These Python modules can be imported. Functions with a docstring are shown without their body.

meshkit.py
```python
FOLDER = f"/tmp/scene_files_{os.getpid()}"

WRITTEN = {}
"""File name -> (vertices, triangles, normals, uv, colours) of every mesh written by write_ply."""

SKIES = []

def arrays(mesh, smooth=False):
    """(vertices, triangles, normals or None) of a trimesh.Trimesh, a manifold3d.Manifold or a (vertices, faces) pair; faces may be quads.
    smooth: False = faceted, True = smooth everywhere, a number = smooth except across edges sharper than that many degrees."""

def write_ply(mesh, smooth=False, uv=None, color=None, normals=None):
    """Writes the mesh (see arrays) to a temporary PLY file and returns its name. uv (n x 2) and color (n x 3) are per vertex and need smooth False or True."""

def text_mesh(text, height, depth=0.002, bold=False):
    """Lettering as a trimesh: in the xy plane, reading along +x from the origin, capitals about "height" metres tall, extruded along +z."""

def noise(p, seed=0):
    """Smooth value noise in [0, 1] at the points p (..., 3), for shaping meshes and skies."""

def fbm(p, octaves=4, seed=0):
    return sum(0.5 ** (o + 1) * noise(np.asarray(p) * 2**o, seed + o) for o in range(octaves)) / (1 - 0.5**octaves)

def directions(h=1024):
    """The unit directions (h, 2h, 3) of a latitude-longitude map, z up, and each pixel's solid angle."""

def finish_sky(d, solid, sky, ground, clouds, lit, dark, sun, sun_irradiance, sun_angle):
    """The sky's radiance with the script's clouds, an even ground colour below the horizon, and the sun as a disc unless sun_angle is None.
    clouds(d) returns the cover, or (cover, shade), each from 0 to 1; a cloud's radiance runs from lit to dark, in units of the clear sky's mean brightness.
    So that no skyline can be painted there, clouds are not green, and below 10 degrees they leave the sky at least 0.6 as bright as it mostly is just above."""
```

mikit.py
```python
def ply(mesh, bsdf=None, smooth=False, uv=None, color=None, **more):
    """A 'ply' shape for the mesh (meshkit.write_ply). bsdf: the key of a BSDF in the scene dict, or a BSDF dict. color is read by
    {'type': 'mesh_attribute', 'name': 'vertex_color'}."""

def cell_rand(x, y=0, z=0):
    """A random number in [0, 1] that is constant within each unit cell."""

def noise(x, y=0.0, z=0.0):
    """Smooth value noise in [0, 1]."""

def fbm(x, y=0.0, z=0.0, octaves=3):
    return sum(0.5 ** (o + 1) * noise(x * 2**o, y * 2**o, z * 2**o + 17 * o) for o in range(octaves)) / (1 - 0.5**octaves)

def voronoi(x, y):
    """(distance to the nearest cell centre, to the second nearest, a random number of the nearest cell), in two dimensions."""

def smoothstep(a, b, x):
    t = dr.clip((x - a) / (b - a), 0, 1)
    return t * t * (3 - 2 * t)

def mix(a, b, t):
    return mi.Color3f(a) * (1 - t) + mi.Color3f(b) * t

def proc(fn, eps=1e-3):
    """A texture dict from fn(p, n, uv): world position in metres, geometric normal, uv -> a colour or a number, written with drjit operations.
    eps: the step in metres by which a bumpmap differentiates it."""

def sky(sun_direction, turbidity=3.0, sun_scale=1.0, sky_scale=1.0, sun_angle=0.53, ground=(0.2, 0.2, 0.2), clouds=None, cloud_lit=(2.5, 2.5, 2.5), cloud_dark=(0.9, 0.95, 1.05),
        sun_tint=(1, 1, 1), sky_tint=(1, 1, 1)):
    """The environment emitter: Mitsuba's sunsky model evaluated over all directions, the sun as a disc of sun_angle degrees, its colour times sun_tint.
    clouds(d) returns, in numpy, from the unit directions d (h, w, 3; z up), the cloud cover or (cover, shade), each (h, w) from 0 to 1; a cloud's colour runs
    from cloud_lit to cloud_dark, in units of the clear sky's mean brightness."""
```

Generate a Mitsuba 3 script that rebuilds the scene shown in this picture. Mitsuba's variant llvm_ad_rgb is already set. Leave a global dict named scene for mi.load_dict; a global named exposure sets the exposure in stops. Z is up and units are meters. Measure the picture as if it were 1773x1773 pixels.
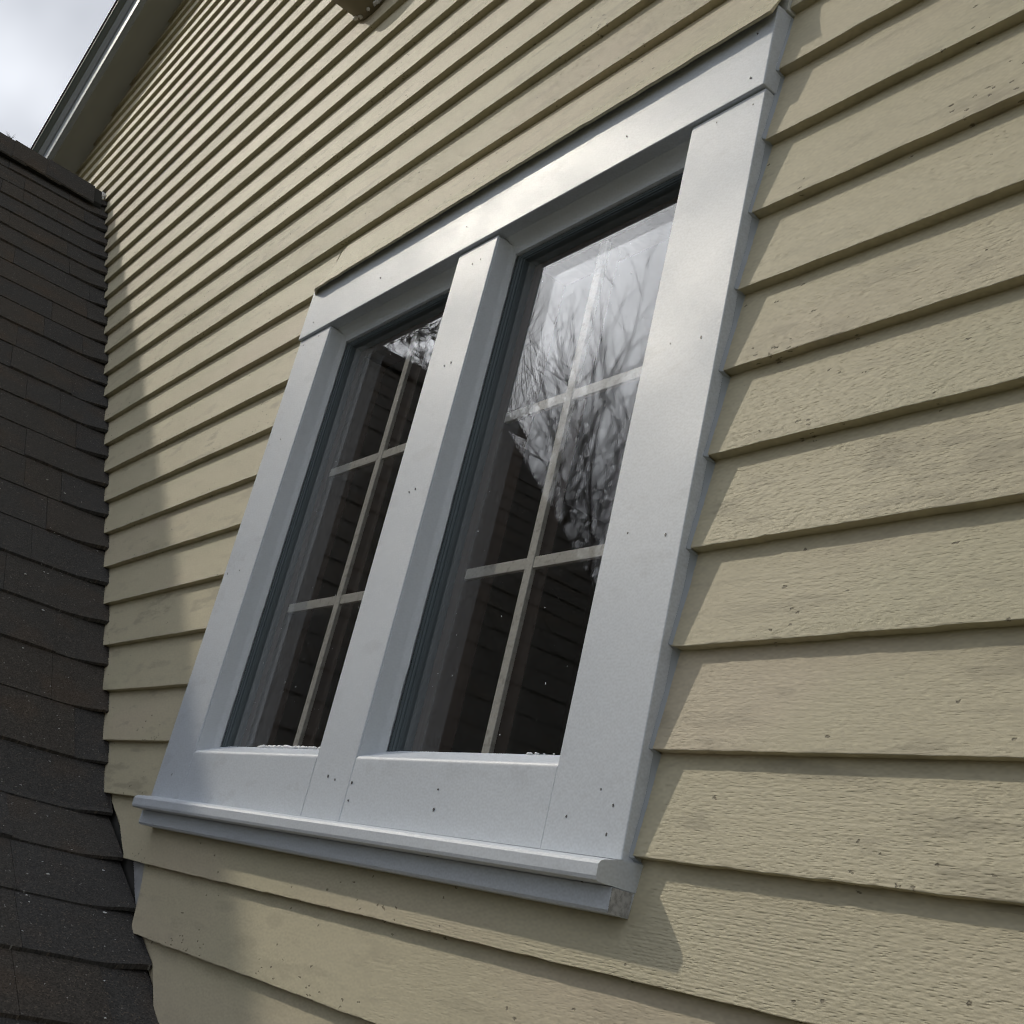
import math, random
import numpy as np, trimesh, drjit as dr, mitsuba as mi
import mikit, meshkit
from mikit import noise, fbm, voronoi, cell_rand, smoothstep, mix, proc
from shapely.geometry import Polygon, box as sbox

random.seed(7)
rng = np.random.default_rng(7)
T = mi.ScalarTransform4f
scene, labels = {"type": "scene"}, {}

# ------------------------------------------------------------------ camera, sky, sun, exposure
CAM = np.array([0.8069, -0.7609, -0.2042])
FWD = np.array([-0.77811, 0.52542, 0.34422])
UP = np.array([0.14469, -0.38333, 0.91221])
scene["camera"] = {"type": "perspective", "fov": 47.24, "fov_axis": "x", "near_clip": 0.01, "far_clip": 3000.0,
                   "to_world": T().look_at(origin=CAM.tolist(), target=(CAM + FWD).tolist(), up=UP.tolist())}
SUN = np.array([-1.75, -1.0, 1.46]); SUN /= np.linalg.norm(SUN)
exposure = 1.9


def veil(d):
    """thin high overcast, brighter towards the sun, with soft drifting structure"""
    p = np.stack([d[..., 0] / (d[..., 2] + 0.35), d[..., 1] / (d[..., 2] + 0.35), d[..., 2] * 0 + 3.1], -1)
    n = meshkit.fbm(p * np.array([2.2, 3.2, 1.0]), 5, 3)
    m = meshkit.fbm(p * np.array([6.0, 8.0, 1.0]) + 9.0, 4, 8)
    ang = np.degrees(np.arccos(np.clip(d @ SUN, -1, 1)))
    glow = np.exp(-ang / 8.8)
    shade = np.clip(0.98 - 0.95 * glow + 0.32 * (n - 0.5) + 0.2 * (m - 0.5), 0, 1)
    return np.full(n.shape, 0.93), shade


scene["sky"] = mikit.sky(SUN.tolist(), turbidity=3.0, sun_scale=0.34, sky_scale=1.0, sun_angle=1.0, ground=(0.16, 0.15, 0.12), clouds=veil,
                         cloud_lit=(12.5, 12.7, 13.0), cloud_dark=(1.40, 1.47, 1.63), sun_tint=(0.84, 0.95, 1.13))
labels["sky"] = {"kind": "structure"}

# ------------------------------------------------------------------ helpers
E_ROW, Z9 = 0.1016, -0.001          # clapboard exposure, height of reference row 9


def num(key):
    if key not in scene: return key
    i = 1
    while f"{key}_{i:03d}" in scene: i += 1
    return f"{key}_{i:03d}"


def add(key, mesh, bsdf, smooth=False, **lab):
    key = num(key)
    scene[key] = mikit.ply(mesh, bsdf, smooth=smooth)
    if lab: labels[key] = lab
    return key


def box(x0, x1, y0, y1, z0, z1):
    m = trimesh.creation.box((x1 - x0, y1 - y0, z1 - z0)); m.apply_translation(((x0 + x1) / 2, (y0 + y1) / 2, (z0 + z1) / 2)); return m


def rbox(x0, x1, y0, y1, z0, z1, r=0.0015):
    """box with rounded (two-step) edges"""
    e = trimesh.creation.icosphere(subdivisions=1, radius=1.0).vertices
    c = np.array([[x, y, z] for x in (x0 + r, x1 - r) for y in (y0 + r, y1 - r) for z in (z0 + r, z1 - r)])
    return trimesh.convex.convex_hull((c[:, None] + e[None] * r).reshape(-1, 3))


def cat(ms): return trimesh.util.concatenate(ms)


def prism(profile, axis0, axis1, origin0, origin1):
    """sweep a closed 2-D profile (a,b) -> origin + a*axis0 + b*axis1 from origin0 to origin1, with end caps"""
    p = np.asarray(profile, float); n = len(p)
    v0 = np.asarray(origin0) + p[:, :1] * np.asarray(axis0) + p[:, 1:] * np.asarray(axis1)
    v1 = np.asarray(origin1) + p[:, :1] * np.asarray(axis0) + p[:, 1:] * np.asarray(axis1)
    f = []
    for i in range(n):
        j = (i + 1) % n
        f += [[i, j, n + j], [i, n + j, n + i]]
    tri = trimesh.creation.triangulate_polygon(Polygon(p), engine="earcut")
    pv, pf = tri
    m = trimesh.Trimesh(np.vstack([v0, v1]), f, process=False)
    def cap(o): return trimesh.Trimesh(np.asarray(o) + pv[:, :1] * np.asarray(axis0) + pv[:, 1:] * np.asarray(axis1), pf, process=False)
    m = cat([m, cap(origin0), cap(origin1)])
    m.merge_vertices(); m.fix_normals()
    return m


def n1(x, seed=0, f=1.0):
    x = np.asarray(x, float)
    return meshkit.noise(np.stack([x * f, np.full_like(x, seed * 7.31), np.full_like(x, 0.37)], -1), seed)


# ------------------------------------------------------------------ materials
def principled(col, rough=0.5, spec=0.5, bump=None, scale=1.0, eps=5e-4, **k):
    b = {"type": "principled", "base_color": col if isinstance(col, dict) else {"type": "rgb", "value": list(col)}, "roughness": rough, "specular": spec, **k}
    if bump is not None:
        b = {"type": "bumpmap", "arbitrary": proc(bump, eps), "scale": scale, "bsdf": b}
    return {"type": "twosided", "bsdf": b}


def row_of(p): return dr.floor((p.z - Z9) / E_ROW + 0.02)


def paint_wear(p):
    """mask of how weathered the paint is at a point (per board and in patches)"""
    r = row_of(p)
    patch = fbm(p.x * 3.0 + r * 5.3, r * 3.1, 0.5, 3)
    return dr.clip(0.20 + 0.70 * cell_rand(r, 11, 3) + 1.5 * (patch - 0.5) + 0.28 * smoothstep(-0.7, 0.2, p.x), 0.05, 1.0)


def cracks(p):
    """short horizontal splits in the paint: 0 none, 1 open"""
    r = row_of(p)
    z = p.z + p.y
    d1, _, w = voronoi(p.x * 120.0 + r * 9.7, z * 560.0 + 0.9 * noise(p.x * 40.0, z * 90.0))
    hit = smoothstep(0.42, 0.12, d1) * smoothstep(0.55, 0.9, w)
    e1, _, w2 = voronoi(p.x * 60.0 + 3.0, z * 380.0 + 1.2 * noise(p.x * 30.0, z * 70.0, 4.0))
    return dr.maximum(hit, smoothstep(0.34, 0.1, e1) * smoothstep(0.8, 0.97, w2))


def chips(p):
    """small ragged flakes out of the paint, crowded towards the butt edge of worn stretches of board"""
    r = row_of(p)
    h = (p.z - Z9) / E_ROW - r
    z = p.z + p.y
    wx, wz = noise(p.x * 330.0, z * 330.0) - 0.5, noise(p.x * 330.0 + 31.0, z * 330.0) - 0.5
    d1, _, w = voronoi(p.x * 130.0 + r * 17.0 + 0.5 * wx, z * 230.0 + 0.5 * wz)
    worn = smoothstep(0.5, 0.78, fbm(p.x * 7.0, r * 3.7, 2.0, 3))
    near = 0.998 - 0.13 * smoothstep(0.35, 0.02, h) * worn - 0.008 * worn
    return smoothstep(0.36, 0.24, d1 + 0.5 * wx * wz + 0.25 * (noise(p.x * 900.0, z * 900.0) - 0.5)) * dr.select(w > near, 1.0, 0.0)


def siding_color(p, n, uv):
    r = row_of(p)
    t = fbm(p.x * 4.0 + r * 3.3, p.z * 9.0, 1.0, 4)
    base = mix([0.45, 0.41, 0.288], [0.505, 0.462, 0.328], t)
    pink = smoothstep(0.5, 0.75, fbm(p.x * 2.1 + 4.0, p.z * 5.0, r * 1.7, 3))
    base = mix(base, [0.50, 0.43, 0.325], 0.55 * pink)
    green = smoothstep(0.55, 0.8, fbm(p.x * 3.1 + 14.0, p.z * 7.0, r * 2.9, 3))
    base = mix(base, [0.435, 0.412, 0.285], 0.5 * green)
    fine = noise(p.x * 260.0, p.y * 260.0, p.z * 420.0)
    base = base * (0.93 + 0.14 * fine)
    grime = smoothstep(0.56, 0.8, fbm(p.x * 14.0, p.z * 60.0, r, 4)) * cell_rand(r, 5, 9)
    base = mix(base, [0.19, 0.17, 0.125], 0.35 * grime)
    return mix(base, [0.15, 0.13, 0.095], 0.8 * chips(p))


def siding_bump(p, n, uv):
    w = paint_wear(p)
    r = row_of(p)
    z = p.z + p.y
    grain = fbm(p.x * 26.0 + r * 7.0, z * 700.0 + 1.3 * noise(p.x * 22.0, z * 40.0), r, 2)
    saw = dr.sin(z * 1750.0 + 2.2 * noise(p.x * 45.0, z * 300.0) + 1.5 * noise(p.x * 7.0, r))
    sawn = smoothstep(0.52, 0.72, fbm(p.x * 2.6 + r * 4.1, r * 2.3, 7.0, 2))
    lumps = fbm(p.x * 190.0, p.y * 150.0, z * 330.0, 2)
    return w * (0.00030 * grain - 0.00048 * cracks(p)) + 0.00006 * sawn * saw * (0.4 + w) + (0.00016 + 0.00048 * w) * lumps - 0.0005 * chips(p)


scene["siding_paint"] = principled(proc(siding_color), 0.62, 0.35, siding_bump, 1.0, 4e-4)


def trim_color(p, n, uv):
    t = fbm(p.x * 5.0, p.y * 5.0, p.z * 5.0, 4)
    c = mix([0.48, 0.518, 0.56], [0.52, 0.555, 0.592], t)
    smear = smoothstep(0.60, 0.76, fbm(p.x * 23.0, p.y * 23.0, p.z * 31.0 + 7.0, 4))
    c = mix(c, [0.37, 0.39, 0.41], 0.25 * smear)
    return c * (0.92 + 0.16 * noise(p.x * 520.0, p.y * 520.0, p.z * 520.0))


def trim_rough(p, n, uv): return 0.39 + 0.16 * fbm(p.x * 9.0, p.y * 9.0, p.z * 9.0, 3) + 0.08 * noise(p.x * 500.0, p.y * 500.0, p.z * 500.0)


def trim_bump(p, n, uv): return 0.00009 * fbm(p.x * 420.0, p.y * 420.0, p.z * 420.0, 2) + 0.00003 * noise(p.x * 1100.0, p.y * 1100.0, p.z * 1100.0) + 0.0008 * noise(p.x * 7.0, p.y * 7.0, p.z * 7.0)


scene["trim_paint"] = principled(proc(trim_color), proc(trim_rough), 0.85, trim_bump, 1.0, 5e-4)


def jamb_color(p, n, uv):
    t = fbm(p.x * 9.0, p.y * 30.0, p.z * 4.0, 4)
    return mix([0.54, 0.58, 0.60], [0.61, 0.64, 0.67], t) * (0.95 + 0.1 * noise(p.x * 500, p.y * 500, p.z * 500))


scene["jamb_paint"] = principled(proc(jamb_color), 0.5, 0.4, lambda p, n, uv: 0.0003 * fbm(p.x * 60.0, p.y * 60.0, p.z * 25.0, 3), 1.0)


def caulk_color(p, n, uv): return mix([0.29, 0.325, 0.355], [0.35, 0.38, 0.41], fbm(p.x * 40.0, p.y * 40.0, p.z * 18.0, 3))


scene["caulk"] = principled(proc(caulk_color), 0.45, 0.5, lambda p, n, uv: 0.0006 * fbm(p.x * 120.0, p.y * 120.0, p.z * 90.0, 3), 1.0)
scene["white_caulk"] = principled((0.74, 0.75, 0.76), 0.4, 0.5)
scene["nail"] = principled((0.10, 0.10, 0.10), 0.45, 0.5, metallic=0.3)
scene["end_grain"] = principled(proc(lambda p, n, uv: mix([0.25, 0.25, 0.24], [0.42, 0.42, 0.41], smoothstep(0.3, 0.65, fbm(p.x * 90.0, p.y * 300.0, p.z * 190.0, 5)))), 0.7, 0.2)
scene["sash_clad"] = principled(proc(lambda p, n, uv: mix([0.062, 0.080, 0.088], [0.088, 0.110, 0.119], fbm(p.x * 20.0, p.y * 60.0, p.z * 6.0, 3))), 0.38, 0.5)
scene["gasket"] = principled((0.02, 0.022, 0.022), 0.6, 0.3)


def wood_color(p, n, uv):
    g = fbm(p.x * 260.0, p.y * 60.0, p.z * 7.0, 4)
    return mix([0.075, 0.06, 0.052], [0.12, 0.095, 0.08], g)


scene["stained_wood"] = principled(proc(wood_color), 0.5, 0.3)


def muntin_color(p, n, uv):
    g = fbm(p.x * 420.0, p.y * 60.0, p.z * 420.0, 3)
    streak = smoothstep(0.55, 0.8, fbm(p.x * 130.0, 3.0, p.z * 130.0, 4))
    return mix(mix([0.42, 0.415, 0.37], [0.54, 0.53, 0.48], g), [0.26, 0.24, 0.20], 0.5 * streak)


scene["muntin_paint"] = principled(proc(muntin_color), 0.6, 0.3)
scene["glass"] = {"type": "thindielectric", "int_ior": 1.52}
scene["room_paint"] = principled((0.33, 0.37, 0.36), 0.9, 0.1)
scene["room_floor"] = principled((0.10, 0.075, 0.05), 0.6, 0.3)


def make_shingle(lo, hi, k):
    def col(p, n, uv):
        s = 470.0
        _, _, w = voronoi((p.x - p.z) * 0.72 * s, p.y * s)
        c = mix(lo, hi, w)
        warm = smoothstep(0.5, 0.78, fbm(p.x * 13.0 + k, p.y * 13.0, p.z * 13.0, 3))
        c = mix(c, c * mi.Color3f(1.3, 1.06, 0.88), 0.5 * warm)
        c = dr.select(w > 0.955, mi.Color3f(0.13, 0.108, 0.088), c)
        return dr.select(w < 0.003, mi.Color3f(0.24, 0.235, 0.22), c)
    return col


def shingle_bump(p, n, uv):
    s = 470.0
    d, _, w = voronoi((p.x - p.z) * 0.72 * s, p.y * s)
    return 0.0009 * (1.0 - d) * (0.4 + w)


VARIANTS = [((0.042, 0.041, 0.040), (0.088, 0.085, 0.081)), ((0.043, 0.041, 0.038), (0.092, 0.086, 0.079)), ((0.046, 0.042, 0.037), (0.097, 0.087, 0.077)), ((0.040, 0.039, 0.038), (0.084, 0.081, 0.078))]
for i, (lo, hi) in enumerate(VARIANTS):
    scene[f"shingle_grit_{'abcd'[i]}"] = principled(proc(make_shingle(list(lo), list(hi), i * 3.0)), 0.92, 0.15, shingle_bump, 1.0, 4e-4)
scene["roof_edge"] = principled((0.02, 0.021, 0.021), 0.8, 0.2)
scene["soffit_paint"] = principled(proc(lambda p, n, uv: mix([0.50, 0.515, 0.48], [0.57, 0.58, 0.54], fbm(p.x * 3.0, p.y * 9.0, p.z * 3.0, 4))), 0.6, 0.3)
scene["fascia_paint"] = principled(proc(lambda p, n, uv: mix([0.27, 0.30, 0.33], [0.33, 0.36, 0.39], fbm(p.x * 5.0, p.y * 20.0, p.z * 5.0, 3))), 0.35, 0.5)
scene["crown_paint"] = principled((0.36, 0.39, 0.41), 0.45, 0.4)
scene["drip_edge"] = principled((0.27, 0.30, 0.28), 0.5, 0.4)
scene["flashing_metal"] = principled(proc(lambda p, n, uv: mix([0.22, 0.23, 0.24], [0.42, 0.43, 0.44], fbm(p.x * 60, p.y * 60, p.z * 60, 3))), 0.4, 0.5)
scene["dark_flashing"] = principled((0.045, 0.047, 0.05), 0.5, 0.3)
scene["hood_paint"] = principled(proc(lambda p, n, uv: mix([0.21, 0.185, 0.13], [0.27, 0.24, 0.175], fbm(p.x * 25, p.y * 25, p.z * 25, 3))), 0.6, 0.3)
scene["bark"] = principled(proc(lambda p, n, uv: mix([0.035, 0.028, 0.022], [0.075, 0.062, 0.05], fbm(p.x * 14, p.y * 14, p.z * 5, 3))), 0.9, 0.1)
scene["needles"] = {"type": "twosided", "bsdf": {"type": "principled", "base_color": {"type": "rgb", "value": [0.035, 0.055, 0.03]}, "roughness": 0.7}}
scene["lawn"] = principled(proc(lambda p, n, uv: mix([0.11, 0.10, 0.055], [0.17, 0.145, 0.085], fbm(p.x * 0.7, p.y * 0.7, 1.0, 5))), 0.95, 0.1)

# ------------------------------------------------------------------ ground
GZ = -3.6
gx = np.concatenate([[-900, -300, -120], np.linspace(-60, 60, 41), [120, 300, 900]])
gm = np.stack(np.meshgrid(gx, gx, indexing="ij"), -1)
gz = GZ + 0.25 * (meshkit.fbm(np.dstack([gm * 0.06, gm[..., :1] * 0]), 3, 5) - 0.5) * (np.abs(gm).max(-1) < 200)
nn = len(gx)
ii, jj = np.meshgrid(np.arange(nn - 1), np.arange(nn - 1), indexing="ij")
q = np.stack([ii * nn + jj, (ii + 1) * nn + jj, (ii + 1) * nn + jj + 1, ii * nn + jj + 1], -1).reshape(-1, 4)
add("ground", (np.dstack([gm, gz]).reshape(-1, 3), q), "lawn", True, kind="structure")

# ------------------------------------------------------------------ house: gable wall
S = 0.67                              # rake slope
C_S = 6.05                            # underside of the rake at the wall: z = C_S + S x
APEX_X = 0.9
RAKE_R = lambda x: C_S + S * (2 * APEX_X - x)
XL = [(-4.8, 2.9), (-3.9, 2.37), (-3.46, 1.915), (-2.911, 1.383), (-2.513, .984), (-2.071, .551), (-1.738, .21), (-1.52, -.004), (-1.409, -.104), (-1.303, -.145),
      (-1.205, -.204), (-1.085, -.305), (-1.0, -.325), (-.889, -.406), (0.3, -1.10), (1.0, -1.5)]
xl_z, xl_x = np.array([p[1] for p in XL])[::-1], np.array([p[0] for p in XL])[::-1]


def roof_left(z): return np.interp(z, xl_z, xl_x)


HOUSE = "house"
labels[HOUSE] = {"label": "tan clapboard house wall with grey trimmed twin window and sloping rake overhang", "category": "house"}
WIN = dict(x0=-1.135, x1=-0.015, z0=-0.125, z1=0.885)
outline = Polygon([(-7.0, GZ - 0.2), (4.6, GZ - 0.2), (4.6, min(RAKE_R(4.6), 9)), (APEX_X, C_S + S * APEX_X), (-7.0, C_S - S * 7.0)])
sheath = trimesh.creation.extrude_polygon(outline.difference(sbox(WIN["x0"], WIN["z0"], WIN["x1"], WIN["z1"])), 0.11, engine="earcut")
sheath.apply_transform(np.array([[1, 0, 0, 0], [0, 0, -1, 0.128], [0, 1, 0, 0], [0, 0, 0, 1.0]]))
sheath.fix_normals()
scene["house_wrap"] = principled((0.05, 0.05, 0.048), 0.8, 0.2)
add("house__wall", sheath, "house_wrap")

TB = 0.0138                           # butt thickness


def xs_between(a, b):
    out, x = [a], a
    while True:
        st = 0.006 if -1.75 < x < 0.55 else (0.012 if -3.2 < x <= -1.75 else (0.03 if x <= -3.2 else 0.06))
        x += st
        if x >= b - st * 0.5: break
        out.append(x)
    return np.array(out + [b])


ROW_DZ = {0: -6.5, 1: .7, 2: -.3, 3: -.9, 4: -.9, 5: .1, 6: 2.3, 7: .4, 8: -.8, 9: -1.0, 10: 2.1, 11: .3, 12: -1.1}


def clapboard(k, x_lo, x_hi, slope_lo=False, lip=False, coarse=False, rake=False):
    z0 = -(k - 9) * E_ROW + Z9 + 0.001 + ROW_DZ.get(k, (rng.random() - 0.5) * 3.0) * 1e-3
    xs = np.linspace(x_lo, x_hi, max(4, int((x_hi - x_lo) / 0.25))) if coarse else xs_between(x_lo, x_hi)
    hs = np.array([0.0, 0.0004, 0.0018, 0.006, 0.016, 0.034, 0.058, 0.080, E_ROW, E_ROW + 0.022])
    if lip: hs = np.array([-0.029, -0.0286, -0.027, -0.020, -0.006, 0.02, 0.05, 0.078, E_ROW, E_ROW + 0.022])
    seed = k + 50
    wob = 0.0009 * (n1(xs, seed, 2.2) - 0.5) * 2 + 0.0007 * (n1(xs, seed + 1, 26.0) - 0.5) * 2 + 0.0005 * (n1(xs, seed + 2, 85.0) - 0.5) * 2
    worn = np.clip(n1(xs, seed + 3, 5.0) * 2.2 - 0.75, 0, 1)
    nick = np.clip(n1(xs, seed + 4, 70.0) - 0.64, 0, 1) * 0.013 * worn + np.clip(n1(xs, seed + 9, 33.0) - 0.8, 0, 1) * 0.02 * worn
    if lip: wob = wob + 0.0035 * (n1(xs, 77, 6.0) - 0.5) + 0.0022 * (n1(xs, 79, 48.0) - 0.5) + 0.006 * np.clip(n1(xs, 78, 24.0) - 0.6, 0, 1) * (np.clip((xs + 0.25) / 0.2, 0, 1) + np.clip((-0.95 - xs) / 0.15, 0, 1))
    if coarse: wob, nick = wob * 0, nick * 0
    rows = []
    lowest = hs[0]
    for i, h in enumerate(hs):
        t = (h - max(lowest, 0)) / E_ROW
        y = 0.0132 * max(h, 0) / E_ROW
        if lip:
            s = np.clip((h + 0.029) / (E_ROW + 0.020), 0, 1)
            y = -0.031 * (1 - s) ** 1.35 * np.clip((xs + 1.152) / 0.035, 0, 1) ** 0.7 + 0.0132 * s
        edge = math.exp(-max(h - lowest, 0) / 0.004)
        yy = y + 0.0012 * (n1(xs, seed + 5, 1.7) - 0.5) * 1.0 + 0.0005 * (n1(xs + 0.31 * i, seed + 6, 19.0) - 0.5)
        if coarse: yy = np.full_like(xs, float(y))
        zz = z0 + h + wob * (1 if i < 5 else 0.3) + nick * (edge if i > 0 else 0.55)
        if i == 0: yy = yy + 0.0004
        yy = yy + nick * 0.25 * edge
        rows.append((yy, zz, h))
    back = [(rows[-1][0] + 0.004, rows[-1][1], hs[-1]), (rows[0][0] + (0.0045 if lip else TB), rows[0][1] + 0.0, hs[0])]
    ring = back[1:] + rows + back[:1]
    V = []
    for yy, zz, h in ring:
        x = xs.copy()
        if slope_lo or rake:                     # cut end follows the roof line (or the rake) with a rough saw cut
            want = (np.interp(z0 + h, [-0.306, -0.2], [-1.076, -1.145]) if k == 12 else roof_left(z0 + h)) if slope_lo else (z0 + h - C_S) / S
            sh = (want - x_lo) + (0.008 * (rng.random() - 0.5) if not coarse else 0)
            x = x + sh * np.clip(1 - (xs - x_lo) / 0.14, 0, 1)
        V.append(np.stack([x, yy, zz], -1))
    V = np.array(V); m, n = V.shape[:2]
    F = []
    a, b = np.meshgrid(np.arange(m), np.arange(n - 1), indexing="ij")
    a2 = (a + 1) % m
    quads = np.stack([a * n + b, a * n + b + 1, a2 * n + b + 1, a2 * n + b], -1).reshape(-1, 4)
    F = np.vstack([quads[:, [0, 1, 2]], quads[:, [0, 2, 3]]])
    caps = []
    for e in (0, n - 1):
        for i in range(1, m - 1): caps.append([0 * n + e, i * n + e, (i + 1) * n + e])
    mesh = trimesh.Trimesh(V.reshape(-1, 3), np.vstack([F, caps]), process=False)
    mesh.fix_normals()
    return mesh


K_TOP = -24
for k in range(K_TOP, 25):
    z0 = -(k - 9) * E_ROW
    coarse_far = z0 < -0.75
    zt = z0 + E_ROW
    right_end = 4.5 if z0 < 4 else 4.0
    kids = []
    if k <= 0 and k != 0:                                   # above the window
        rake_x = (zt + 0.02 - C_S) / S
        left = max(roof_left(z0) if z0 < 2.4 else -9, rake_x + 0.0)
        use_rake = z0 >= 2.25
        left = (z0 - C_S) / S if use_rake else roof_left(z0)
        kids.append(clapboard(k, left, right_end, slope_lo=not use_rake, rake=use_rake))
    elif k == 0:
        kids.append(clapboard(k, roof_left(z0), -1.1535, slope_lo=True))
        kids.append(clapboard(k, -1.152, 0.0035, lip=True))
        kids.append(clapboard(k, 0.0042, right_end))
    elif k <= 9:
        kids.append(clapboard(k, roof_left(z0), -1.1515, slope_lo=True))
        kids.append(clapboard(k, 0.0008, right_end))
    elif k == 10:
        kids.append(clapboard(k, roof_left(z0), -1.1465, slope_lo=True))
        kids.append(clapboard(k, 0.0010, right_end))
    else:
        kids.append(clapboard(k, roof_left(z0), right_end, slope_lo=True, coarse=coarse_far))
    for m in kids: add("house__wall__clapboard", m, "siding_paint", 32)
far = []
for k in range(K_TOP - 1, -50, -1):                          # gable top, far above the frame
    z0 = -(k - 9) * E_ROW
    a, b = (z0 - C_S) / S, min(4.5, 2 * APEX_X - (z0 - C_S) / S)
    if b - a > 0.3: far.append(clapboard(k, a, b, coarse=True))
add("house__wall__clapboard_field", cat(far), "siding_paint", False, kind="stuff")

# ------------------------------------------------------------------ window
W = "house__window"
labels[W] = {"label": "twin casement window with new grey painted trim"}
XR, XRI, XMR, XML, XLI, XLE = 0.0, -0.117, -0.5165, -0.6187, -1.030, -1.1495
ZH, ZT, YF, YH = 0.781, 0.902, -0.011, -0.0165
sill_top = lambda x: -0.0995 - 0.0075 * (x + 1.14) / 1.14


def slantbox(x0, x1, y0, y1, zb0, zb1, zt0, zt1, r=0.0015):
    e = trimesh.creation.icosphere(subdivisions=1, radius=1.0).vertices
    c = np.array([[x, y, z] for x, zb, zt in ((x0 + r, zb0, zt0), (x1 - r, zb1, zt1)) for y in (y0 + r, y1 - r) for z in (zb + r, zt - r)])
    return trimesh.convex.convex_hull((c[:, None] + e[None] * r).reshape(-1, 3))


st = lambda x: sill_top(x) - 0.004
add(W + "__head_casing", rbox(XLE - 0.0005, XR + 0.001, YH, 0.018, ZH, ZT, 0.002), "trim_paint", 25)
add(W + "__head_filler", box(XLE + 0.002, 0.0034, -0.0035, 0.0165, ZT + 0.0005, ZT + 0.028), "soffit_paint")
add(W + "__side_casing", slantbox(XRI, XR, YF, 0.018, st(XRI), st(XR), ZH - 0.0012, ZH - 0.0012), "trim_paint", 25)
add(W + "__side_casing", slantbox(XLE, XLI, YF, 0.018, st(XLE), st(XLI), ZH - 0.0012, ZH - 0.0012), "trim_paint", 25)
add(W + "__mullion", slantbox(XML, XMR, YF + 0.0005, 0.05, st(XML), st(XMR), ZH - 0.0022, ZH - 0.0022), "trim_paint", 25)
JY = 0.0255                          # back of the jambs, where the sash begins
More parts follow.
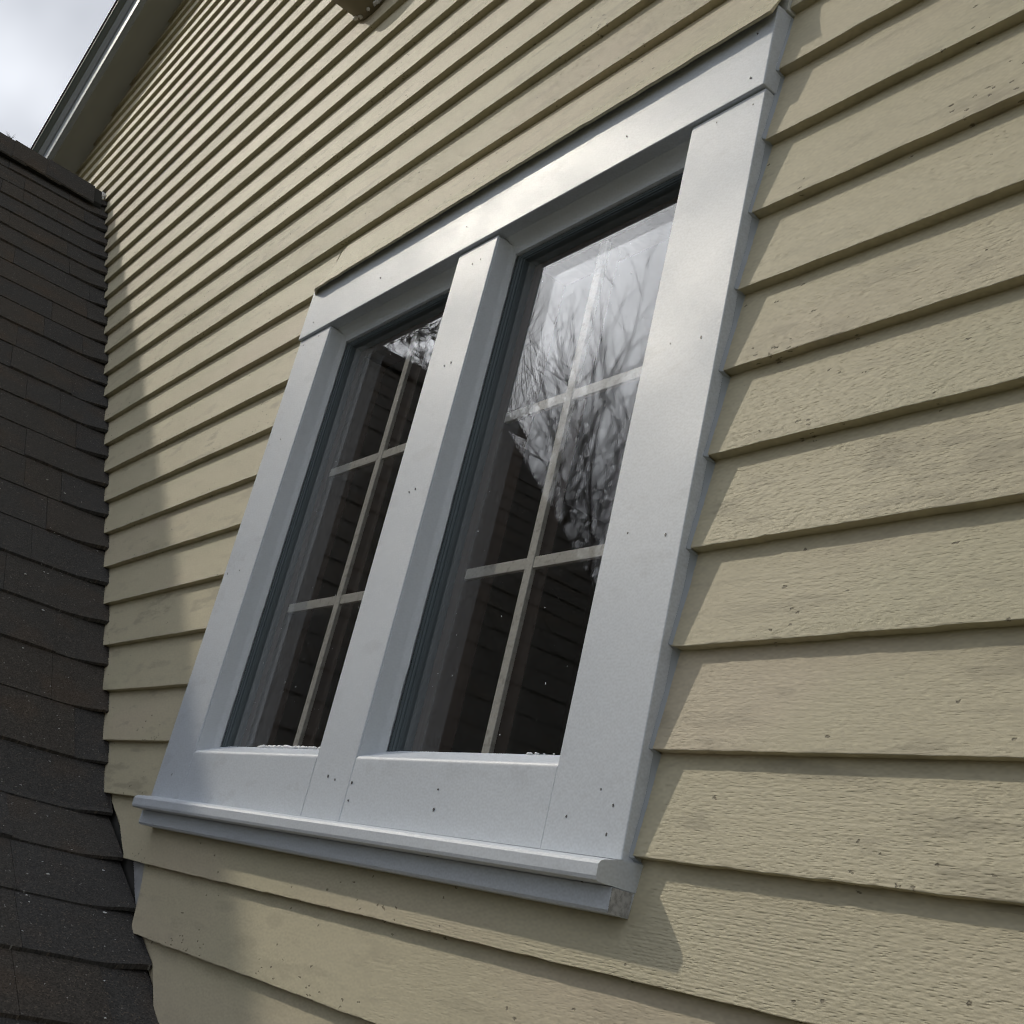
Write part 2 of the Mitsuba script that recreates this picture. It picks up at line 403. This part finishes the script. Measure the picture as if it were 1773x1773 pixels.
for (a, b) in ((XMR, XRI), (XLI, XML)):
    prof = [(YF + 0.0008, -0.030)]
    for t in np.linspace(0, 1, 7):   # eased front edge of the bottom rail
        an = math.pi * (1 - 0.5 * t)
        prof.append((YF + 0.0008 + 0.007 + 0.007 * math.cos(an), -0.0235 + 0.007 * math.sin(an)))
    prof += [(JY + 0.01, 0.001), (JY + 0.01, -0.112), (YF + 0.0008, -0.112)]
    add(W + "__bottom_rail", prism(prof, (0, 1, 0), (0, 0, 1), (a + 0.0007, 0, 0), (b - 0.0007, 0, 0)), "trim_paint", 40)
    # head stop with a coved corner, under the head casing
    cove = [(0.030, ZH + 0.004), (0.030, 0.7615), (0.0235, 0.7615), (0.0225, 0.766), (0.0190, 0.7735), (0.012, 0.7785), (0.004, ZH - 0.0005), (0.004, ZH + 0.004)]
    add(W + "__head_stop", prism(cove, (0, 1, 0), (0, 0, 1), (a, 0, 0), (b, 0, 0)), "jamb_paint", 50)
    # jambs: liner with a caulked fillet beside the sash
    for sgn, xj in ((1, a), (-1, b)):
        n = 90
        zz = np.linspace(-0.02, 0.775, n)
        w1 = 0.0018 + 0.0013 * n1(zz, 3 + int(abs(xj) * 100), 45.0) + 0.001 * n1(zz, 9 + int(abs(xj) * 50), 160.0)
        ring = lambda i: [(0.0, YF + 0.003), (0.0012, YF + 0.003), (0.0012, JY - 0.012), (0.0015 + w1[i] * 0.6, JY - 0.006), (0.0015 + w1[i] * 1.6, JY - 0.001 + w1[i] * 0.5), (0.0, JY + 0.008)]
        V = np.array([[(xj + sgn * px, py, zz[i]) for px, py in ring(i)] for i in range(n)])
        a_, b_ = np.meshgrid(np.arange(n - 1), np.arange(6), indexing="ij"); c_ = (b_ + 1) % 6
        qd = np.stack([a_ * 6 + b_, (a_ + 1) * 6 + b_, (a_ + 1) * 6 + c_, a_ * 6 + c_], -1).reshape(-1, 4)
        add(W + "__jamb_liner", (V.reshape(-1, 3), qd), "jamb_paint", 30)
# sill nosing (eased corners) and apron below it
ns = [(-0.041, -0.0075), (-0.041, -0.0180), (-0.0397, -0.0213), (-0.0375, -0.0224), (-0.006, -0.0230), (0.017, -0.0230), (0.017, 0.0030), (-0.010, 0.0022), (-0.0345, -0.0024), (-0.0385, -0.0042)]
add(W + "__sill", prism(ns, (0, 1, 0), (0, 0, 1), (-1.1405, 0, sill_top(-1.1405)), (0.0045, 0, sill_top(0.0045))), "trim_paint", 20)
labels[W + "__sill"] = {"label": "projecting grey window sill with eased edges"}
ap = [(-0.0195, -0.0233), (-0.0195, -0.0430), (-0.017, -0.0460), (0.016, -0.0460), (0.016, -0.0233)]
add(W + "__apron", prism(ap, (0, 1, 0), (0, 0, 1), (-1.1435, 0, sill_top(-1.1435)), (0.0035, 0, sill_top(0.0035))), "trim_paint", 20)
add(W + "__apron_end", box(0.0032, 0.0044, -0.0188, 0.006, sill_top(0) - 0.0455, sill_top(0) - 0.0238), "end_grain", label="dirty unpainted end grain of the apron board")
# sashes
for si, (a, b, vx, hz) in enumerate(((XMR, XRI, -0.334, (0.249, 0.488)), (XLI, XML, -0.818, (0.244, 0.498)))):
    zb, zt = -0.008, 0.7605
    bars = []
    def ring_frame(x0, x1, z0, z1, w, y0, y1, top=0.5):
        return [box(x0, x0 + w, y0, y1, z0, z1), box(x1 - w, x1, y0, y1, z0, z1), box(x0 + w, x1 - w, y0, y1, z1 - w * top, z1), box(x0 + w, x1 - w, y0, y1, z0, z0 + w * 0.35)]
    x0, x1 = a + 0.0068, b - 0.0068
    add(W + "__sash_frame", cat(ring_frame(x0, x1, zb, zt - 0.0008, 0.0068, JY + 0.0035, 0.075) + ring_frame(x0 + 0.0073, x1 - 0.0073, zb, zt - 0.0046, 0.0056, JY + 0.0043, 0.075) + ring_frame(x0 + 0.0133, x1 - 0.0133, zb, zt - 0.0078, 0.0030, JY + 0.0062, 0.075)), "sash_clad")
    add(W + "__gasket", cat(ring_frame(x0 - 0.0062, x1 + 0.0062, zb, zt, 0.0066, JY + 0.012, 0.05)), "gasket")
    gx0, gx1, gz0, gz1 = x0 + 0.0140, x1 - 0.0140, zb - 0.002, zt - 0.0085
    tl = np.array([[gx0, 0], [gx1, 0]])
    def sheet(y, ins):
        v = np.array([[gx0 + ins, y, gz0], [gx1 - ins, y, gz0], [gx1 - ins, y, gz1 - ins], [gx0 + ins, y, gz1 - ins]])
        return (v, np.array([[0, 1, 2], [0, 2, 3]]))
    add(W + "__outer_pane", sheet(0.0365, 0.0), "glass")
    add(W + "__inner_pane", sheet(0.0495, 0.0), "glass")
    add(W + "__inner_frame", cat(ring_frame(x0 + 0.0168, x1 - 0.0168, zb, zt - 0.0102, 0.020, 0.0530, 0.10, 0.8)), "stained_wood", label="brown stained wood inside the sash")
    mw = 0.0078
    yv = 0.0535
    add(W + "__muntin", rbox(vx - mw, vx + mw, yv, yv + 0.007, zb + 0.002, zt - 0.0275, 0.001), "muntin_paint", 25)
    add(W + "__muntin_edge", box(vx - mw * 0.75, vx + mw * 0.75, yv + 0.007, yv + 0.026, zb + 0.002, zt - 0.0275), "stained_wood")
    for z in hz:
        for (m0, m1) in ((x0 + 0.022, vx - mw - 0.0004), (vx + mw + 0.0004, x1 - 0.022)):
            add(W + "__muntin", rbox(m0, m1, yv + 0.0006, yv + 0.0066, z - mw, z + mw, 0.001), "muntin_paint", 25)
# caulk bead along the right casing
def face_y(z):
    h = np.mod(z - Z9, E_ROW)
    return 0.0132 * h / E_ROW
zz = np.linspace(-0.125, 0.90, 420)
wv = 0.0004 + 0.0018 * n1(zz, 41, 30.0) + 0.0012 * n1(zz, 42, 110.0)
yf = face_y(zz)
V = np.stack([np.stack([np.full_like(zz, 0.0002), np.minimum(yf - 0.002 - wv * 0.8, 0.004), zz], -1), np.stack([0.001 + wv * 0.55, yf - 0.0006 - 0.3 * wv, zz], -1), np.stack([0.002 + wv, yf + 0.0012, zz], -1), np.stack([np.full_like(zz, 0.0002), yf + 0.004, zz], -1)], 1)
a_, b_ = np.meshgrid(np.arange(len(zz) - 1), np.arange(3), indexing="ij")
qd = np.stack([a_ * 4 + b_, a_ * 4 + b_ + 1, (a_ + 1) * 4 + b_ + 1, (a_ + 1) * 4 + b_], -1).reshape(-1, 4)
add(W + "__caulk_bead", (V.reshape(-1, 3), qd), "caulk", 40, label="pale blue grey caulk line between the right casing and the siding")
# lumps of white caulk on the sill of the glass
lumps = []
for i in range(110):
    r = 0.0012 + 0.0026 * rng.random() ** 2
    if i < 92: x = -0.90 + 0.275 * rng.random() ** 0.8
    elif i < 104: x, r = -0.23 + 0.1 * rng.random(), r * 0.6
    else: continue
    s = trimesh.creation.icosphere(subdivisions=1, radius=r); s.apply_scale((1.6, 1.0, 0.9)); s.vertices += (meshkit.noise(s.vertices * 700 + i) - 0.5)[:, None] * r * 0.5
    s.apply_translation((x, 0.031 + 0.003 * rng.random(), 0.0005 + 0.001 * rng.random())); lumps.append(s)
add(W + "__caulk_lumps", cat(lumps), "white_caulk", True, kind="stuff")
specks = []
for i in range(120):
    pane = i % 2
    x = (-0.46 + 0.32 * rng.random()) if pane else (-0.98 + 0.33 * rng.random())
    z = 0.02 + 0.72 * rng.random() ** 1.8
    s = trimesh.creation.icosphere(subdivisions=0, radius=0.00025 + 0.0007 * rng.random() ** 4); s.apply_scale((1, 0.4, 1 + rng.random())); s.apply_translation((x, 0.0362, z)); specks.append(s)
add(W + "__glass_specks", cat(specks), "white_caulk", False, kind="stuff")
NAILS = [(-0.0735, 0.7659), (-0.016, 0.7631), (-0.076, 0.4574), (-0.0278, 0.4509), (-0.0237, 0.2173), (-0.0823, 0.2276), (-0.0871, -0.071), (-0.024, -0.0571), (-0.0453, -0.0427), (-0.0257, -0.0842),
         (-0.5697, 0.7455), (-0.5488, 0.7461), (-0.5692, 0.5663), (-0.5521, 0.5669), (-0.5685, 0.36), (-0.5538, 0.3624), (-0.5737, -0.0466), (-0.5536, -0.0504), (-0.5093, -0.0528), (-0.5065, -0.0752),
         (-0.3166, -0.0537), (-0.3152, -0.0764), (-1.0702, 0.7694), (-1.1296, 0.7671), (-1.0913, 0.5571), (-1.1364, 0.5545), (-1.1331, 0.2984), (-1.0839, 0.2995), (-1.0892, -0.06)]
HEADN = [(-0.0224, 0.8018), (-0.025, 0.8713), (-0.2413, 0.8235), (-1.1032, 0.8066), (-0.8678, 0.823), (-0.6094, 0.8265)]
nm = []
for pts, y in ((NAILS, YF + 0.0008), (HEADN, YH), ([(-0.0362, -0.1285), (-0.2918, -0.127), (-0.5397, -0.1255)], -0.0195)):
    for x, z in pts:
        c = trimesh.creation.cylinder(radius=0.0008 + 0.0005 * rng.random(), height=0.0022, sections=8)
        c.apply_transform(trimesh.transformations.rotation_matrix(math.pi / 2, (1, 0, 0))); c.apply_scale((1.0, 1.0, 1.3 + 0.5 * rng.random())); c.apply_translation((x, y - 0.0002, z)); nm.append(c)
add(W + "__nail_heads", cat(nm), "nail", False, kind="stuff")
# dark backing behind the cladding joints, and the room inside
RX0, RX1, RY1, RZ0, RZ1 = -2.0, 0.6, 1.5, -0.7, 1.15
add("house__room", cat([box(RX0 - .05, RX0, 0.13, RY1, RZ0, RZ1), box(RX1, RX1 + .05, 0.13, RY1, RZ0, RZ1), box(RX0 - .05, RX1 + .05, RY1, RY1 + .05, RZ0, RZ1), box(RX0 - .05, RX1 + .05, 0.129, RY1 + .05, RZ1, RZ1 + .05)]), "room_paint")
add("house__room__floor", box(RX0 - .05, RX1 + .05, 0.129, RY1 + .05, RZ0 - .05, RZ0), "room_floor")
# ------------------------------------------------------------------ rake overhang and main roof
D = np.array([1, 0, S]) / math.hypot(1, S); NU = np.array([-S, 0, 1]) / math.hypot(1, S)
cosr = 1 / math.hypot(1, S)


def rake_prism(profile, x_a, x_b, mirror=False):
    """profile (y, height perpendicular above the soffit line) swept along the rake"""
    o = lambda x: np.array([x, 0, C_S + S * x])
    m = prism(profile, (0, 1, 0), NU, o(x_a), o(x_b))
    if mirror:
        m.vertices[:, 0] = 2 * APEX_X - m.vertices[:, 0]; m.invert()
    return m


XA = -7.6
for mir in (False, True):
    sfx = ""
    xb = APEX_X
    xa = XA if not mir else -3.0
    add("house__rake_soffit", rake_prism([(0.02, 0.0), (-0.130, 0.0), (-0.130, 0.02), (0.02, 0.02)], xa, xb, mir), "soffit_paint")
    add("house__rake_fascia", rake_prism([(-0.1305, -0.115), (-0.156, -0.115), (-0.156, 0.06), (-0.1305, 0.06)], xa, xb, mir), "fascia_paint")
    add("house__rake_crown", rake_prism([(-0.1565, 0.048), (-0.162, 0.048), (-0.180, 0.064), (-0.180, 0.086), (-0.1565, 0.086)], xa, xb, mir), "crown_paint")
    add("house__rake_drip_edge", rake_prism([(-0.10, 0.087), (-0.206, 0.087), (-0.206, 0.078), (-0.210, 0.078), (-0.210, 0.100), (-0.10, 0.100)], xa, xb, mir), "drip_edge")
    add("house__main_roof", rake_prism([(-0.216, 0.101), (7.5, 0.101), (7.5, 0.117), (-0.216, 0.117)], xa, xb, mir), "roof_edge")
add("house__side_wall", cat([box(-7.0, -6.9, 0.13, 7.0, GZ - .2, C_S - S * 7.0 + 0.1), box(4.5, 4.6, 0.13, 7.0, GZ - .2, RAKE_R(4.6)), box(-6.9, 4.5, 6.9, 7.0, GZ - .2, 2.0)]), "siding_paint")

# ------------------------------------------------------------------ lower wing with the shingled roof
WING = "porch_wing"
labels[WING] = {"label": "low wing with dark brown shingled roof running into the tan wall", "category": "wing"}
BX, BZ = -1.40, -0.127
TMAX = (3.76 - 1.40) * math.sqrt(2)
SL = 0.56
YG = -1.98                            # front gable of the wing


def roof_pt(t, y, h):
    """t metres along the slope from the change of pitch (up positive), h above the deck"""
    t = np.asarray(t, float)
    up = np.array([-1, 0, 1]) / math.sqrt(2); dn = np.array([-1, 0, SL]) / math.hypot(1, SL)
    b = 0.05
    w = np.clip((t + b) / (2 * b), 0, 1)
    nu, nd = np.array([1, 0, 1]) / math.sqrt(2), np.array([SL, 0, 1]) / math.hypot(1, SL)
    nrm = nu * w[..., None] + nd * (1 - w[..., None]); nrm /= np.linalg.norm(nrm, axis=-1, keepdims=True)
    p = np.array([BX, 0, BZ]) + np.where(t[..., None] > 0, up * t[..., None], dn * t[..., None])
    p = p + nrm * np.asarray(h)[..., None]
    p[..., 1] = y
    return p


def shingle(t0, y0, y1, thick, lift_seed, ny):
    ts = np.array([0.0, 0.035, 0.09, 0.178]); top = np.array([thick, thick * 0.86, thick * 0.6, 0.0012])
    ys = np.linspace(y0, y1, ny)
    curl = lambda y: 0.012 * np.clip((y + 0.075) / 0.075, 0, 1) ** 1.5
    wave = 0.0022 * (n1(ys, lift_seed, 7.0) - 0.5) + 0.0012 * (n1(ys, lift_seed + 2, 40.0) - 0.5)
    edge = 0.0016 * (n1(ys, lift_seed + 1, 60.0) - 0.5) + 0.004 * np.sin(ys * 2.1 + lift_seed) * 0
    V = []
    for tt, hh in zip(ts, top):
        fall = math.exp(-tt / 0.06)
        V.append(roof_pt(t0 + tt + edge * (tt == 0), ys, hh + (curl(ys) + np.maximum(wave, -0.001)) * fall))
    low = [roof_pt(t0 + ts[-1] + 0 * ys, ys, 0 * ys), roof_pt(t0 + edge, ys, (curl(ys) + np.maximum(wave, -0.001)) * 0.9 + 0.0003)]
    V = np.array(V + low); m, n = V.shape[:2]
    a, b = np.meshgrid(np.arange(m), np.arange(n - 1), indexing="ij"); a2 = (a + 1) % m
    qd = np.stack([a * n + b, a2 * n + b, a2 * n + b + 1, a * n + b + 1], -1).reshape(-1, 4)
    F = np.vstack([qd[:, [0, 1, 2]], qd[:, [0, 2, 3]]])
    caps = [[e, i * n + e, (i + 1) * n + e] for e in (0, n - 1) for i in range(1, m - 1)]
    mm = trimesh.Trimesh(V.reshape(-1, 3), np.vstack([F, caps]), process=False); mm.fix_normals()
    return mm


deck_t = np.concatenate([[-3.0, -0.05], np.linspace(-0.03, 0.03, 5), [0.05, TMAX]])
dv = np.concatenate([roof_pt(deck_t, y, np.full_like(deck_t, -0.002)) for y in (YG - 0.07, 0.016)] + [roof_pt(deck_t, y, np.full_like(deck_t, -0.03)) for y in (YG - 0.07, 0.016)])
nd = len(deck_t)
dq = []
for i in range(nd - 1):
    dq += [[i, i + 1, nd + i + 1, nd + i], [2 * nd + i, 3 * nd + i, 3 * nd + i + 1, 2 * nd + i + 1], [i, 2 * nd + i, 2 * nd + i + 1, i + 1]]
add("porch_wing__roof", (dv, np.array(dq)), "roof_edge")
field = []
t, c = 0.101 - 0.143 * 21, 0
while t < TMAX - 0.02:
    y = 0.012 if True else 0
    y = 0.010
    y -= 0
    first = True
    while y > YG - 0.075:
        w = rng.choice([0.09, 0.14, 0.19, 0.25, 0.31]) * (0.85 + 0.3 * rng.random())
        if first: w *= 0.4 + 0.6 * rng.random(); first = False
        y2 = max(y - w, YG - 0.08)
        thick = 0.0055 + 0.0035 * (rng.random() < 0.5) + 0.001 * rng.random()
        m = shingle(t + 0.002 * (rng.random() - 0.5), y2 + 0.0004, y - 0.0004, thick, c + 11, 12 if y > -0.7 else 4)
        if y > -0.52 and t > -1.15: add("porch_wing__roof__shingle", m, "shingle_grit_" + "abcd"[rng.integers(0, 4)], 28)
        else: field.append(m)
        y = y2; c += 1
    t += 0.143
add("porch_wing__roof__shingle_field", cat(field), "shingle_grit_b", 28, kind="stuff")
# the slope on the far side of the ridge
RXc, RZc = BX - TMAX / math.sqrt(2), BZ + TMAX / math.sqrt(2)
add("porch_wing__far_roof", prism([(0, 0), (-2.9, -2.9), (-2.9, -2.93), (0, -0.03)], (1, 0, 0), (0, 0, 1), (RXc - 0.001, YG - 0.07, RZc + 0.004), (RXc - 0.001, 0.015, RZc + 0.004)), "shingle_grit_a")
# ridge vent and the cap shingles bent over it
vent = [(0.105, -0.092), (0.112, -0.076), (0.0, 0.036), (-0.112, -0.076), (-0.105, -0.092), (0.0, 0.012)]
add("porch_wing__roof__ridge_vent", prism(vent, (1, 0, 0), (0, 0, 1), (RXc, YG - 0.05, RZc), (RXc, -0.02, RZc)), "gasket")
y = -0.055
while y > YG - 0.06:
    k = 0.135
    prof = [(0.138, -0.096), (0.02, 0.032), (0.0, 0.040), (-0.02, 0.032), (-0.138, -0.096), (-0.136, -0.102), (0.0, 0.030), (0.136, -0.102)]
    m = prism(prof, (1, 0, 0), (0, 0, 1), (RXc, y - k - 0.06, RZc), (RXc, y, RZc))
    far_end = m.vertices[:, 1] < y - 0.5 * k
    m.vertices[far_end, 2] += 0.008 + 0.002 * rng.random()
    m.vertices[far_end, 0] += 0.004 * (rng.random() - 0.5)
    add("porch_wing__roof__ridge_cap", m, "shingle_grit_" + "abcd"[rng.integers(0, 4)], 25)
    y -= k
# wing walls, rake boards
gp = [(RXc, RZc - 0.05), (BX, BZ - 0.06), (1.0, BZ - SL * 2.4 - 0.06), (1.0, GZ - 0.2), (RXc - 2.5, GZ - 0.2), (RXc - 2.5, RZc - 2.55)]
gw = trimesh.creation.extrude_polygon(Polygon(gp), 0.1, engine="earcut")
gw.apply_transform(np.array([[1, 0, 0, 0], [0, 0, -1, YG + 0.1], [0, 1, 0, 0], [0, 0, 0, 1.0]])); gw.fix_normals()
add("porch_wing__wall", cat([gw, box(0.9, 1.0, YG + 0.1, 0.0, GZ - 0.2, BZ - SL * 2.3 - 0.08)]), "siding_paint")
rb = lambda p0, p1: trimesh.convex.convex_hull(np.array([[x, y, z + dz] for x, z in (p0, p1) for y in (YG - 0.02, YG - 0.001) for dz in (-0.19, -0.045)]))
add("porch_wing__rake_board", rb((RXc, RZc), (BX, BZ)), "fascia_paint")
add("porch_wing__rake_board", rb((BX + 0.001, BZ), (1.15, BZ - SL * 2.55)), "fascia_paint")
# white flashing, sealant and bits of litter on the shingles
add("porch_wing__step_flashing", trimesh.convex.convex_hull(np.array([[x, y, z] for x, z in ((-1.20, -0.200), (-1.13, -0.198), (-1.105, -0.285), (-1.085, -0.31)) for y in (0.0142, 0.0152)])), "flashing_metal", label="white scrap of step flashing showing in the siding gap")
bl = []
for i in range(7):
    s = trimesh.creation.icosphere(subdivisions=1, radius=0.006 + 0.012 * rng.random()); s.vertices += (meshkit.noise(s.vertices * 90 + i * 3) - 0.5)[:, None] * 0.012
    s.apply_translation((-3.80 + 0.010 * rng.normal() + 0.011 * i, -0.006 - 0.006 * rng.random(), 2.275 - 0.013 * i + 0.006 * rng.normal())); bl.append(s)
add("porch_wing__ridge_sealant", cat(bl), "white_caulk", True, label="white blob of sealant where the ridge meets the wall")
fl = []
for i in range(150):
    tt, yy = -1.3 + 2.4 * rng.random(), -0.42 * rng.random() - 0.01
    p = roof_pt(np.array([tt]), yy, np.array([0.0105]))[0]
    r = 0.0007 + 0.0013 * rng.random() ** 3
    s = trimesh.creation.icosphere(subdivisions=0, radius=r); s.apply_scale((1 + 1.6 * rng.random(), 1 + 1.6 * rng.random(), 0.8)); s.apply_translation(p); fl.append(s)
add("litter", cat(fl), "white_caulk", False, label="tiny white paint chips scattered over the dark shingles", category="litter", kind="stuff")

# ------------------------------------------------------------------ hooded vent high on the wall
hx, hz, hr = -1.43, 1.917, 0.122
ang = np.linspace(math.pi, 2 * math.pi, 17)
prof = [(hr * math.cos(a), hr * math.sin(a)) for a in ang] + [(hr, 0.10), (hr * 0.7, 0.14), (-hr * 0.7, 0.14), (-hr, 0.10)]
inner = [(x * 0.9, z * 0.9) for x, z in prof]
outer_m = prism(prof, (1, 0, 0), (0, 0, 1), (hx, -0.085, hz), (hx, 0.012, hz))
add("vent_hood", outer_m, "hood_paint", 30, label="round bottomed tan vent hood fixed to the clapboards above the window", category="vent")
foam = []
for i in range(20):
    a = math.pi * (1.15 + 0.6 * rng.random())
    s = trimesh.creation.icosphere(subdivisions=1, radius=0.002 + 0.003 * rng.random())
    s.apply_translation((hx + (hr + 0.002) * math.cos(a), 0.0 - 0.008 * rng.random(), hz + (hr + 0.002) * math.sin(a))); foam.append(s)
add("vent_hood__sealant", cat(foam), "white_caulk", True, kind="stuff")

# ------------------------------------------------------------------ trees (mirrored in the glass)
def tube(p0, p1, r0, r1, sides=5):
    d = p1 - p0; L = np.linalg.norm(d); d = d / L
    a = np.cross(d, [0, 0, 1.0] if abs(d[2]) < 0.9 else [1.0, 0, 0]); a /= np.linalg.norm(a); b = np.cross(d, a)
    an = np.arange(sides) * 2 * math.pi / sides
    ring = np.cos(an)[:, None] * a + np.sin(an)[:, None] * b
    v = np.vstack([p0 + ring * r0, p1 + ring * r1])
    i = np.arange(sides); j = (i + 1) % sides
    return v, np.vstack([np.stack([i, j, sides + j], 1), np.stack([i, sides + j, sides + i], 1)])


class Soup:
    def __init__(s): s.v, s.f, s.n = [], [], 0
    def add(s, vf): s.v.append(vf[0]); s.f.append(vf[1] + s.n); s.n += len(vf[0])
    def mesh(s): return (np.vstack(s.v), np.vstack(s.f))


def bare_tree(key, base, height, seed, lab, spread=0.62, twig=2.3):
    r = np.random.default_rng(seed)
    trunk, limbs, twigs = Soup(), Soup(), Soup()
    def grow(p, d, L, rad, lev):
        n = 5 if lev < 3 else 3
        q = p.copy()
        for i in range(n):
            d = d + r.normal(size=3) * (0.09 if lev < 2 else 0.13); d[2] += 0.06 if lev > 0 else 0.02; d /= np.linalg.norm(d)
            q2 = q + d * L / n
            r0, r1 = rad * (1 - 0.55 * i / n), rad * (1 - 0.55 * (i + 1) / n)
            (trunk if lev == 0 else limbs if lev < 3 else twigs).add(tube(q, q2, r0, r1, 7 if lev == 0 else 5 if lev < 3 else 3))
            q = q2
            if lev < 4 and (lev > 0 or i >= 1):
                kids = (2 if lev == 0 else 1 + (r.random() < 0.7)) if lev < 3 else 1
                for _ in range(kids):
                    a = r.normal(size=3); a -= a @ d * d; a /= np.linalg.norm(a)
                    dd = d * (0.75 if lev else 0.62) + a * spread * (0.75 + 0.5 * r.random()); dd[2] += 0.18; dd /= np.linalg.norm(dd)
                    grow(q, dd, L * (0.50 + 0.2 * r.random()) * (0.85 if lev == 0 else 1), max(r1 * (0.5 + 0.15 * r.random()), 0.0022 * twig), lev + 1)
        if lev in (0, 1, 2, 3): grow(q, d, L * 0.55, max(rad * 0.42, 0.0022 * twig), lev + 1)
    grow(np.array(base, float), np.array([0.03, 0.0, 1.0]), height * 0.58, height * 0.0075, 0)
    labels[key] = lab
    b0 = np.array(base, float)
    sc = height / (np.percentile(np.vstack(twigs.v)[:, 2], 99.7) - b0[2])
    for nm, sp, smo in (("trunk", trunk, True), ("limbs", limbs, True), ("twigs", twigs, False)):
        v, f = sp.mesh(); add(key + "__" + nm, (b0 + (v - b0) * sc, f), "bark", smo)


def polar(az, dist): a = math.radians(az); return np.array([-0.35 - dist * math.sin(a), -dist * math.cos(a)])


for key, az, dist, hgt, sd, txt in (("bare_tree", 53.4, 11.0, 10.5, 5, "leafless many-branched tree mirrored in the middle of the right hand glass"),
                                   ("bare_tree_001", 50.6, 13.5, 11.3, 9, "leafless tree mirrored at the right edge of the right hand glass"),
                                   ("bare_tree_002", 57.2, 14.5, 11.4, 14, "slim leafless tree mirrored at the left edge of the right hand glass, behind the roof")):
    bx, by = polar(az, dist)
    bare_tree(key, (bx, by, GZ), hgt, sd, {"label": txt, "category": "tree", "group": "leafless trees mirrored in the glass"})


def pine(key, base, height, seed, lab, crown0=0.25, wid=0.2, fine=1.7):
    r = np.random.default_rng(seed)
    tr, br, nd = Soup(), Soup(), Soup()
    base = np.array(base, float)
    for i in range(8): tr.add(tube(base + [0, 0, height * i / 8], base + [0, 0, height * (i + 1) / 8], height * 0.016 * (1 - i / 8.4), height * 0.016 * (1 - (i + 1) / 8.4), 8))
    z = crown0 * height
    while z < height * 0.985:
        u = (z / height - crown0) / (1 - crown0)
        L = height * wid * (1 - u) ** 0.8 * (0.75 + 0.5 * r.random()) + 0.25
        for _ in range(5):
            a = r.random() * 2 * math.pi
            d = np.array([math.cos(a), math.sin(a), 0.12 + 0.35 * u]); d /= np.linalg.norm(d)
            p = base + [0, 0, z]
            q = p
            for s in range(5):
                d2 = d + r.normal(size=3) * 0.12; d2 /= np.linalg.norm(d2)
                q2 = q + d2 * L / 5
                br.add(tube(q, q2, 0.02 * (1 - s / 5.5), 0.02 * (1 - (s + 1) / 5.5), 4))
                if s >= 1:
                    for _ in range(3):
                        o = q2 + r.normal(size=3) * 0.10 * L / 2
                        br.add(tube(q2, o, 0.006, 0.003, 3))
                        for _ in range(2):
                            o2 = o + r.normal(size=3) * 0.07
                            n = 11
                            dv = r.normal(size=(n, 3)); dv /= np.linalg.norm(dv, axis=1, keepdims=True); dv = dv * 0.8 + d * 0.5 + np.array([0, 0, 0.25])
                            ln = (0.11 + 0.05 * r.random((n, 1)))
                            sd = np.cross(dv, r.normal(size=(n, 3))); sd /= np.linalg.norm(sd, axis=1, keepdims=True); sd *= 0.0042 * fine
                            v = np.stack([o2 - sd, o2 + sd, o2 + dv * ln], 1).reshape(-1, 3)
                            nd.add((v, np.arange(3 * n).reshape(-1, 3)))
                q = q2
        z += height * 0.03 * (0.8 + 0.5 * r.random())
    labels[key] = lab
    add(key + "__trunk", tr.mesh(), "bark", True); add(key + "__limbs", br.mesh(), "bark"); add(key + "__needles", nd.mesh(), "needles", False, kind="stuff")


px, py = polar(66.4, 13.0)
pine("pine_tree", (px, py, GZ), 12.0, 21, {"label": "dark green pine mirrored at the top of the left hand glass", "category": "tree"})
pine("pine_tree_001", (-22.7, 1.25, GZ), 15.93, 4, {"label": "pine whose tip just shows behind the ridge at the upper left", "category": "tree"}, 0.3, 0.17)
